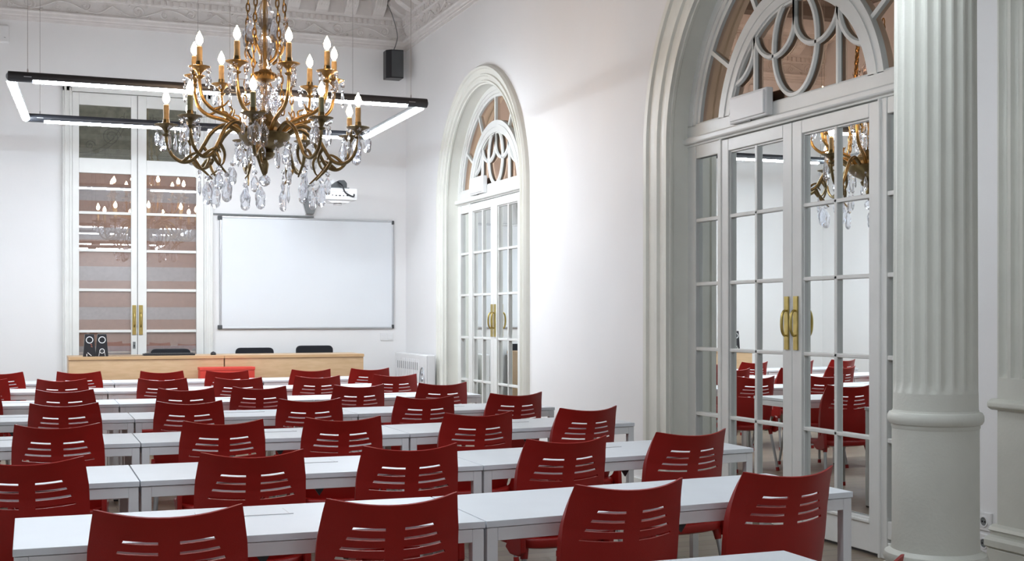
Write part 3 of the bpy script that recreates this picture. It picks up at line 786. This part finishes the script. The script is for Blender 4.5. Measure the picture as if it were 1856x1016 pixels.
# wall speaker in the corner
ws = empty('wall_speaker', (4.28, 15.02, 4.40), R(0)); tag(ws, 'black loudspeaker mounted high in the room corner', 'speaker')
spk = MB().prism([(-.13, .10), (-.13, -.03), (-.075, -.085), (.08, -.10), (.08, .10)], 2, 0, .355); spk.build('cabinet', 'black', ws, bevel=.006)
MB().prism([(-.070, -.092), (.074, -.106), (.074, -.098), (-.070, -.084)], 2, .015, .34).build('grille', 'dark_grey', ws)
MB().box(-.02, .02, .10, .28, .16, .20).build('wall_mount', 'black', ws)
MB().tube(smooth_path([(-.02, .06, .35), (.03, .09, .45), (.06, .12, .60), (-.02, .10, .85), (-.12, .05, .98)], 6), .006, 6).build('cable', 'mid_grey', ws, smooth=60)
# projector on wall arm
pj = empty('projector', (3.36, 14.25, 2.745)); tag(pj, 'white short-throw projector held out from the wall above the whiteboard', 'projector')
MB().box(-.205, .205, -.14, .10, .03, .165).build('body', 'white_plastic', pj, bevel=.014)
MB().prism([(-.15, .03), (.15, .03), (.10, .0), (-.10, .0)], 1, -.10, .09).build('underside', 'white_plastic', pj)
MB().lathe([(.05, -.025), (.055, -.012), (.04, .0)], 16).build('lens_cap', 'white_plastic', pj, smooth=40)
MB().box(-.12, .17, -.143, -.139, .055, .15).build('port_panel', 'white_ring', pj)
for a, wd, z in ((-.10, .012, .075), (-.06, .02, .072), (-.02, .026, .072), (.03, .014, .072), (.07, .024, .075), (.13, .03, .07), (-.1, .05, .12), (.02, .07, .125)):
    MB().box(a, a + wd, -.147, -.142, z, z + (.012 if z < .1 else .003)).build('port', 'black', pj)
MB().prism([(-.12, .165), (.10, .165), (.10, .235), (.07, .27), (.0, .265), (-.06, .22)], 1, -.06, .095).build('mount_head', 'dark_grey', pj, bevel=.01)
MB().box(-.14, .12, -.08, .095, .165, .18).build('mount_plate', 'mid_grey', pj)
MB().tube(smooth_path([(-.02, -.10, .24), (.02, -.15, .19), (.05, -.16, .12), (.10, -.165, .085), (.15, -.16, .07), (.16, -.15, .10)], 6), .009, 6).build('cable', 'black', pj, smooth=60)
pa = empty('projector_bracket', (3.245, YB, 2.69)); tag(pa, 'dark grey tapered wall bracket with arm carrying the projector', 'bracket')
o_ = [(-.045, 0), (.045, 0), (.085, .14), (.085, .36), (-.085, .36), (-.085, .14)]
MB().prism(o_, 1, -.09, -.012).build('cover', 'mid_grey', pa, bevel=.01)
MB().prism([(a * 1.12, b * 1.02) for a, b in o_], 1, -.03, 0).build('wall_plate', 'white_plastic', pa, bevel=.004)
MB().tube([(0, -.08, .31), (.09, -.952, .315)], .035, 8, flat=Vector((0, 0, 1))).build('arm', 'white_plastic', pa, smooth=30)

# ------------------------------------------------------------------ radiator on the right wall near the corner
rd = empty('radiator', (4.30, 13.74, .22)); tag(rd, 'white electric panel radiator beneath the corner loudspeaker', 'radiator')
LZ = 1.36; HR = .75
MB().box(0, .10, 0, LZ, 0, HR).build('body', 'white_plastic', rd, bevel=.012)
for k in range(12): MB().box(-.006, .001, .34 + k * .083, .375 + k * .083, .02, HR - .06).build('rib', 'white_plastic', rd, bevel=.003)
for k in range(11): MB().box(-.003, .002, .385 + k * .083, .408 + k * .083, HR - .19, HR - .10).build('vent_slot', 'mid_grey', rd)
MB().box(-.012, 0, .0, .30, .02, HR - .01).build('control_panel', 'white_plastic', rd, bevel=.004)
ov = [(-.013, .16 + .09 * math.cos(2 * PI * k / 24), .44 + .16 * math.sin(2 * PI * k / 24)) for k in range(24)]
MB().tube(ov, .008, 6, closed=True, flat=Vector((1, 0, 0))).build('dial_bezel', 'grey_metal', rd, smooth=60)
for z in (.37, .46, .53): MB().lathe([(.028, 0), (.024, .014)], 16).xf(Matrix.Translation((-.012, .16, z)) @ Matrix.Rotation(R(-90), 4, 'Y')).build('knob', 'grey_metal', rd)
for y in (.12, 1.24): MB().box(.02, .08, y - .03, y + .03, -.22, 0).build('foot', 'white_plastic', rd)

# ------------------------------------------------------------------ emergency lights, sockets
def emergency(y, s, label):
    t = empty('emergency_light', (WD - .05, y, 2.865)); tag(t, label, 'emergency light')
    MB().box(-.055, 0, -.235 * s, .235 * s, -.095, .095).build('housing', 'white_plastic', t, bevel=.008)
    MB().box(-.068, -.05, -.215 * s, .215 * s, -.08, .08).build('diffuser', 'white_ring', t, bevel=.006)
    MB().box(-.045, -.03, -.02, .02, -.102, -.094).build('test_button', 'mid_grey', t)
emergency(7.33, 1.0, 'white emergency light box above the arched door beside the fluted column')
emergency(12.88, .9, 'white emergency light box above the arched door near the whiteboard')
for k, (z, lb) in enumerate(((.385, 'upper white wall socket between the column and pilaster'), (.275, 'lower white wall socket between the column and pilaster'))):
    t = empty('wall_socket', (WR, 4.985, z)); tag(t, lb, 'socket')
    MB().box(-.012, 0, -.085, .085, -.047, .047).build('plate', 'white_plastic', t, bevel=.004)
    MB().lathe([(.030, 0), (.028, .005), (.022, .005), (.021, -.002)], 20).xf(Matrix.Translation((-.012, -.035, 0)) @ Matrix.Rotation(R(-90), 4, 'Y')).build('socket_rim', 'white_plastic', t, smooth=40)
    MB().lathe([(.0215, 0), (.0215, .001)], 20).xf(Matrix.Translation((-.0122, -.035, 0)) @ Matrix.Rotation(R(-90), 4, 'Y')).build('socket_well', 'mid_grey', t)
    for a in (-.044, -.026): MB().box(-.016, -.012, a - .003, a + .003, -.004, .004).build('contact_hole', 'black', t)

# ------------------------------------------------------------------ pendant light frames
def light_frame(x0, x1, y0, y1, z, label, group, tm='tube', skew=0.):
    t = empty('pendant_light_frame', ((x0 + x1) / 2, (y0 + y1) / 2, z)); tag(t, label, 'light', group)
    hx, hy = (x1 - x0) / 2, (y1 - y0) / 2; r_ = .042
    def half_tube(p0, p1, rad, a0, a1, n=8):
        p0, p1 = Vector(p0), Vector(p1); d = (p1 - p0).normalized(); side = d.cross(Vector((0, 0, 1)))
        vs_ = []; 
        for p in (p0, p1):
            for k in range(n + 1):
                a = R(a0 + (a1 - a0) * k / n); vs_.append(p + side * math.cos(a) * rad + Vector((0, 0, math.sin(a) * rad)))
        m_ = n + 1
        fs_ = [(k, k + 1, m_ + k + 1, m_ + k) for k in range(n)] + [tuple(range(m_)), tuple(range(m_, 2 * m_))]
        return MB().add(vs_, fs_)
    for sy in (-1, 1):
        lx = -hx + (skew if sy > 0 else 0)
        MB().tube([(lx - .01, sy * hy, 0), (hx + .01, sy * hy, 0)], r_, 16).build('long_profile', 'charcoal', t, smooth=40)
        for sx in (-1, 1):
            MB().lathe([(.001, -.05), (.025, -.04), (r_, 0), (r_, .02)], 14).xf(Matrix.Translation((hx if sx > 0 else lx, sy * hy, 0)) @ Matrix.Rotation(R(-90 * sx), 4, 'Y') @ Matrix.Scale(-1, 4, (0, 0, 1))).build('end_cap', 'charcoal', t, smooth=50)
        half_tube((lx + .17, sy * hy, -.012), (-.10, sy * hy, -.012), .036, 180, 360).build('diffuser', tm, t, smooth=60)
        half_tube((.10, sy * hy, -.012), (hx - .17, sy * hy, -.012), .036, 180, 360).build('diffuser', tm, t, smooth=60)
        for x in (lx + .13, 0, hx - .13):
            wv = MB().tube([(x, sy * hy, .04), (x, sy * hy, ZC - z)], .0022, 5).build('suspension_wire', 'wire', t)
            MB().lathe([(.006, .035), (.006, .06), (.002, .075)], 8, c=(x, sy * hy)).build('wire_grip', 'wire', wv)
            MB().box(x - .03, x + .03, sy * hy - .045, sy * hy - .040, -.006, .0).build('screw_plate', 'grey_metal', t)
        MB().tube(smooth_path([(0, sy * hy, .04), (.05, sy * hy, .10), (.16, sy * hy, .10), (.18, sy * hy, .045)], 5), .003, 5).build('feed_cable', 'wire', t)
    for sx in (-1, 1):
        fx = hx if sx > 0 else -hx + skew
        MB().tube([(sx * hx, -hy, 0), (fx, hy, 0)], r_ * .9, 16).build('short_profile', 'grey_metal', t, smooth=40)
        half_tube((sx * hx, -hy + .12, -.012), (fx, hy - .06, -.012), .036, 180 if sx > 0 else 195, 345 if sx > 0 else 360).build('diffuser', tm, t, smooth=60)
light_frame(-.149, 3.385, 10.90, 13.10, 3.382, 'charcoal rectangular pendant frame with fluorescent tubes behind the chandelier', 'pendant light frames', skew=.11)
light_frame(-.10, 3.00, -2.35, -.4, 3.17, 'charcoal rectangular pendant frame with fluorescent tubes farthest from the teacher desks', 'pendant light frames', 'tube_dim')
light_frame(-.10, 3.00, 3.55, 5.51, 3.17, 'charcoal rectangular pendant frame with fluorescent tubes in front of the chandelier', 'pendant light frames', 'tube_dim')

# ------------------------------------------------------------------ chandelier
CHX, CHY = 1.753, 9.96; CSC = 1.127
ch = empty('chandelier', (CHX, CHY, 1.42 - 1.42 * CSC)); ch.scale = (CSC, CSC, CSC)
CTOP = 1.42 + (ZC - 1.42) / CSC; tag(ch, 'ornate brass chandelier with candle bulbs and cut crystal drops', 'chandelier')
right = Vector((C, -S, 0)); tow = Vector((-S, -C, 0))
def pol(r_, a, z): return right * (r_ * math.sin(a)) + tow * (r_ * math.cos(a)) + Vector((0, 0, z))
# crystal shapes (tops at the origin, hanging down)
def pend(wd, hg, th, scallop=True):
    n = 20; o = []
    for k in range(n):
        a = 2 * PI * k / n
        s_ = math.sin(a); z = -hg * .5 - hg * .5 * math.cos(a + PI) * -1
        x = wd * .5 * s_ * (1 + (.12 * math.cos(5 * a) if scallop else 0)) * (.75 + .35 * (1 - math.cos(a)) / 2 if True else 1)
        z = -hg * (1 - math.cos(a)) / 2
        o.append((x, z))
    mb = MB(); vs_ = [(x, 0, z) for x, z in o] + [(x * .62, -th / 2, (z + hg * .5) * .68 - hg * .5) for x, z in o] + [(x * .62, th / 2, (z + hg * .5) * .68 - hg * .5) for x, z in o]
    vs_ += [(0, -th * .65, -hg * .5), (0, th * .65, -hg * .5)]
    fs_ = []
    for k in range(n):
        j = (k + 1) % n
        fs_ += [(k, j, n + j, n + k), (j, k, 2 * n + k, 2 * n + j), (n + k, n + j, 3 * n), (2 * n + j, 2 * n + k, 3 * n + 1)]
    return mb.add(vs_, fs_).mesh('crystal_leaf', 'crystal')
def spear(wd, hg):
    return MB().lathe([(.002, 0), (wd * .35, -hg * .12), (wd * .25, -hg * .25), (wd * .5, -hg * .62), (wd * .4, -hg * .8), (.001, -hg)], 6).mesh('crystal_spear', 'crystal')
def rosette(r_):
    mb = MB(); n = 16; o = [(r_ * (1 if k % 2 == 0 else .72) * math.cos(2 * PI * k / n), r_ * (1 if k % 2 == 0 else .72) * math.sin(2 * PI * k / n) - r_) for k in range(n)]
    mb.add([(x, 0, z) for x, z in o] + [(0, -.008, -r_), (0, .008, -r_)], [(k, (k + 1) % n, n) for k in range(n)] + [((k + 1) % n, k, n + 1) for k in range(n)])
    return mb.mesh('crystal_rosette', 'crystal')
PEND_L = pend(.082, .165, .018); PEND_M = pend(.062, .125, .016); PEND_S = pend(.045, .095, .014); SPEAR = spear(.03, .14); SPEAR_S = spear(.024, .10); ROS = rosette(.022)
bm_ = bmesh.new(); bmesh.ops.create_icosphere(bm_, subdivisions=2, radius=.042); BALL = bpy.data.meshes.new('crystal_ball'); bm_.to_mesh(BALL); bm_.free(); BALL.materials.append(M['crystal'])
nm_ = {PEND_L: 'crystal_leaf', PEND_M: 'crystal_leaf', PEND_S: 'crystal_leaf', SPEAR: 'crystal_spear', SPEAR_S: 'crystal_spear'}
def hang(p, me, ros=True):
    rz = random.uniform(0, PI)
    rz = -TH + random.uniform(-.9, .9)
    o = link(nm_[me], me, ch, p - Vector((0, 0, .046 if ros else 0)), rz)
    if ros: link('crystal_rosette', ROS, o, (0, 0, .046), random.uniform(-.4, .4))
flame = MB().lathe([(.007, -.014), (.014, -.004), (.024, .014), (.0245, .03), (.018, .052), (.008, .072), (.001, .086)], 14).mesh('bulb', 'bulb', 70)
bsock = MB().lathe([(.010, -.03), (.011, -.006), (.008, -.004)], 12).mesh('bulb_socket', 'grey_metal', 60)
sleeve = MB().lathe([(.0205, -.128), (.0195, -.09), (.0205, -.05), (.019, -.022), (.013, -.018)], 14).mesh('candle_sleeve', 'candle', 50)
sleeve_g = MB().lathe([(.0205, -.128), (.0195, -.09), (.0205, -.05), (.019, -.022), (.013, -.018)], 14).mesh('candle_sleeve', 'candle_green', 50)
hold = MB().lathe([(.018, -.168), (.026, -.158), (.024, -.138), (.022, -.122), (.017, -.122)], 16).mesh('candle_holder', 'brass_old', 50)
def bobeche(m_, r_):
    return MB().lathe([(.010, -.242), (.022, -.238), (.030, -.226), (.012, -.218), (.018, -.200), (.034, -.183), (r_ * .7, -.172), (r_, -.163), (r_ * 1.03, -.158), (r_ * .95, -.156), (.03, -.168), (.0, -.169)], 24, cap=False).mesh('drip_pan', m_, 40)
BOB_U = bobeche('brass', .074); BOB_L = bobeche('brass_old', .080)
def candle_arm(a, R_, zb, upper, tilt=0):
    """zb height of bulb centre"""
    base = pol(R_, a, zb - .03)
    ar = empty('candle_arm'); ar.parent = ch
    if upper:
        pts = [(R_, zb - .262), (R_ - .004, zb - .32), (R_ - .03, zb - .41), (R_ - .10, zb - .47), (R_ - .20, zb - .50), (R_ - .30, zb - .54), (.13, zb - .60)]
    else:
        pts = [(R_, zb - .262), (R_ - .004, zb - .31), (R_ - .04, zb - .40), (R_ - .11, zb - .445), (R_ - .19, zb - .42), (R_ - .25, zb - .33), (R_ - .31, zb - .23), (R_ - .40, zb - .175), (R_ - .48, zb - .21), (.14, zb - .26)]
    P = smooth_path([pol(q[0], a, q[1]) for q in pts], 5)
    n = len(P); m_ = 'brass' if upper else 'brass_old'
    MB().tube(P, [.011 + .006 * i / n for i in range(n)], 8).build('stem', m_, ar, smooth=60)
    # leafy curls off the arm
    if upper:
        for (r1, z1, r2, z2, r3, z3) in ((R_ - .10, zb - .47, R_ - .17, zb - .44, R_ - .20, zb - .40), (R_ - .22, zb - .51, R_ - .24, zb - .46, R_ - .20, zb - .44)):
            MB().tube(smooth_path([pol(r1, a, z1), pol(r2, a + .06, z2), pol(r3, a + .12, z3)], 4), [.010, .010, .009, .009, .008, .007, .006, .005, .003], 6).build('scroll_leaf', m_, ar, smooth=60)
    else:
        for (L_) in ([(R_ - .19, zb - .42), (R_ - .23, zb - .48), (R_ - .28, zb - .53), (R_ - .31, zb - .56)], [(R_ - .25, zb - .33), (R_ - .29, zb - .40), (R_ - .27, zb - .47), (R_ - .23, zb - .50)], [(R_ - .11, zb - .445), (R_ - .16, zb - .40), (R_ - .21, zb - .38), (R_ - .23, zb - .41)]):
            Q = smooth_path([pol(q[0], a + .03 * i, q[1]) for i, q in enumerate(L_)], 4)
            MB().tube(Q, [.014 * (1 - .7 * i / len(Q)) for i in range(len(Q))], 6).build('scroll_leaf', m_, ar, smooth=60)
    link('drip_pan', BOB_U if upper else BOB_L, ar, base); link('candle_holder', hold, ar, base)
    link('candle_sleeve', sleeve if (upper or a < R(-60) or a > R(60)) else sleeve_g, ar, base)
    link('bulb_socket', bsock, ar, base); link('bulb', flame, ar, base)
    rp = .066
    ks = (20, 140, 260) if upper else (0, 90, 180, 270)
    for q in ks:
        p = base + Vector((rp * math.cos(R(q) + a), rp * math.sin(R(q) + a), -.168))
        hang(p, random.choice([SPEAR, PEND_S, SPEAR, PEND_S] if upper else [PEND_M, SPEAR, PEND_L, PEND_S]))
for k in range(9): candle_arm(R(-90 + 40 * k), .50, 3.32, True)
for k in range(9): candle_arm(R(-75 + 40 * k), .675, 2.945, False)
# body
MB().lathe([(.004, 2.42), (.02, 2.44), (.03, 2.50), (.022, 2.53), (.06, 2.55), (.075, 2.58), (.06, 2.60), (.13, 2.635), (.175, 2.68), (.185, 2.715), (.17, 2.725), (.12, 2.735), (.105, 2.76), (.115, 2.79), (.09, 2.82), (.06, 2.85), (.045, 2.88)], 28).build('basin', 'brass_old', ch, smooth=35)
MB().lathe([(.035, 2.88), (.05, 2.92), (.03, 2.95), (.045, 3.0), (.055, 3.04), (.03, 3.07), (.03, 3.09)], 12).build('glass_stem', 'crystal', ch)
MB().lathe([(.04, 3.09), (.075, 3.10), (.085, 3.125), (.075, 3.15), (.045, 3.16), (.04, 3.17)], 20).build('crown_ring', 'brass', ch, smooth=40)
for k in range(20):
    a = 2 * PI * k / 20; MB().lathe([(.001, -.014), (.012, 0), (.001, .014)], 6).xf(Matrix.Translation((.082 * math.cos(a), .082 * math.sin(a), 3.13))).build('crown_bead', 'brass', ch)
MB().lathe([(.03, 3.17), (.048, 3.20), (.03, 3.24), (.055, 3.32), (.06, 3.38), (.03, 3.43), (.028, 3.46), (.06, 3.50), (.075, 3.56), (.05, 3.62), (.03, 3.66), (.03, 3.72)], 12).build('glass_stem', 'crystal', ch)
MB().lathe([(.012, 2.85), (.012, CTOP)], 8).build('centre_rod', 'brass', ch, smooth=50)
MB().lathe([(.0, CTOP - .18), (.05, CTOP - .16), (.12, CTOP - .06), (.14, CTOP)], 20).build('ceiling_rose', 'brass', ch, smooth=40)
# chains
link_pts = [(.022 * math.cos(q) * .55, 0, .034 * math.sin(q)) for q in [2 * PI * k / 12 for k in range(12)]]
lk = MB().tube([Vector(p) for p in link_pts], .0055, 5, closed=True).mesh('chain_link', 'brass', 60)
for a in (-100, -15, 50, 110, 180):
    p0 = pol(.20 if a != -100 else .15, R(a), 2.86); p1 = pol(.115, R(a), 3.95)
    N = 20
    for i in range(N + 1):
        link('chain_link', lk, ch, p0.lerp(p1, i / N), (PI / 2 if i % 2 else 0) - TH + .3)
    hk = smooth_path([pol(.06, R(a), 3.22), pol(.10, R(a + 10), 3.26), pol(.135, R(a), 3.34), pol(.12, R(a - 8), 3.40), pol(.10, R(a), 3.36)], 4)
    MB().tube(hk, [.012 * (1 - .5 * i / len(hk)) for i in range(len(hk))], 6).build('scroll_leaf', 'brass', ch, smooth=60)
    hang(pol(.12, R(a + 15), 3.34), SPEAR); hang(pol(.15, R(a - 15), 3.55), PEND_L)
for k in range(10):   # crystal garland up the stem
    a = R(36 * k + 10); hang(pol(.085, a, 3.07 - .03 * (k % 3)), PEND_M if k % 2 else SPEAR); hang(pol(.11, a + .2, 2.98), SPEAR_S if k % 2 else PEND_S)
for k in range(12):   # around the basin
    a = R(30 * k + 8); hang(pol(.175, a, 2.66), (PEND_S, SPEAR, PEND_M)[k % 3])
for k in range(9):    # tips of the lower scrolls
    a = R(-75 + 40 * k)
    if k == 2: continue
    hang(pol(.40, a + .12, 2.41), PEND_L); hang(pol(.45, a + .06, 2.45), (SPEAR, PEND_M, PEND_S)[k % 3]); hang(pol(.30, a, 2.50), (SPEAR, PEND_M)[k % 2])
link('crystal_ball', BALL, ch, (0, 0, 2.385)); MB().tube([(0, 0, 2.425), (0, 0, 2.44)], .003, 5).build('ball_hook', 'brass', ch)
hang(pol(.03, R(-90), 2.345), PEND_L, False)
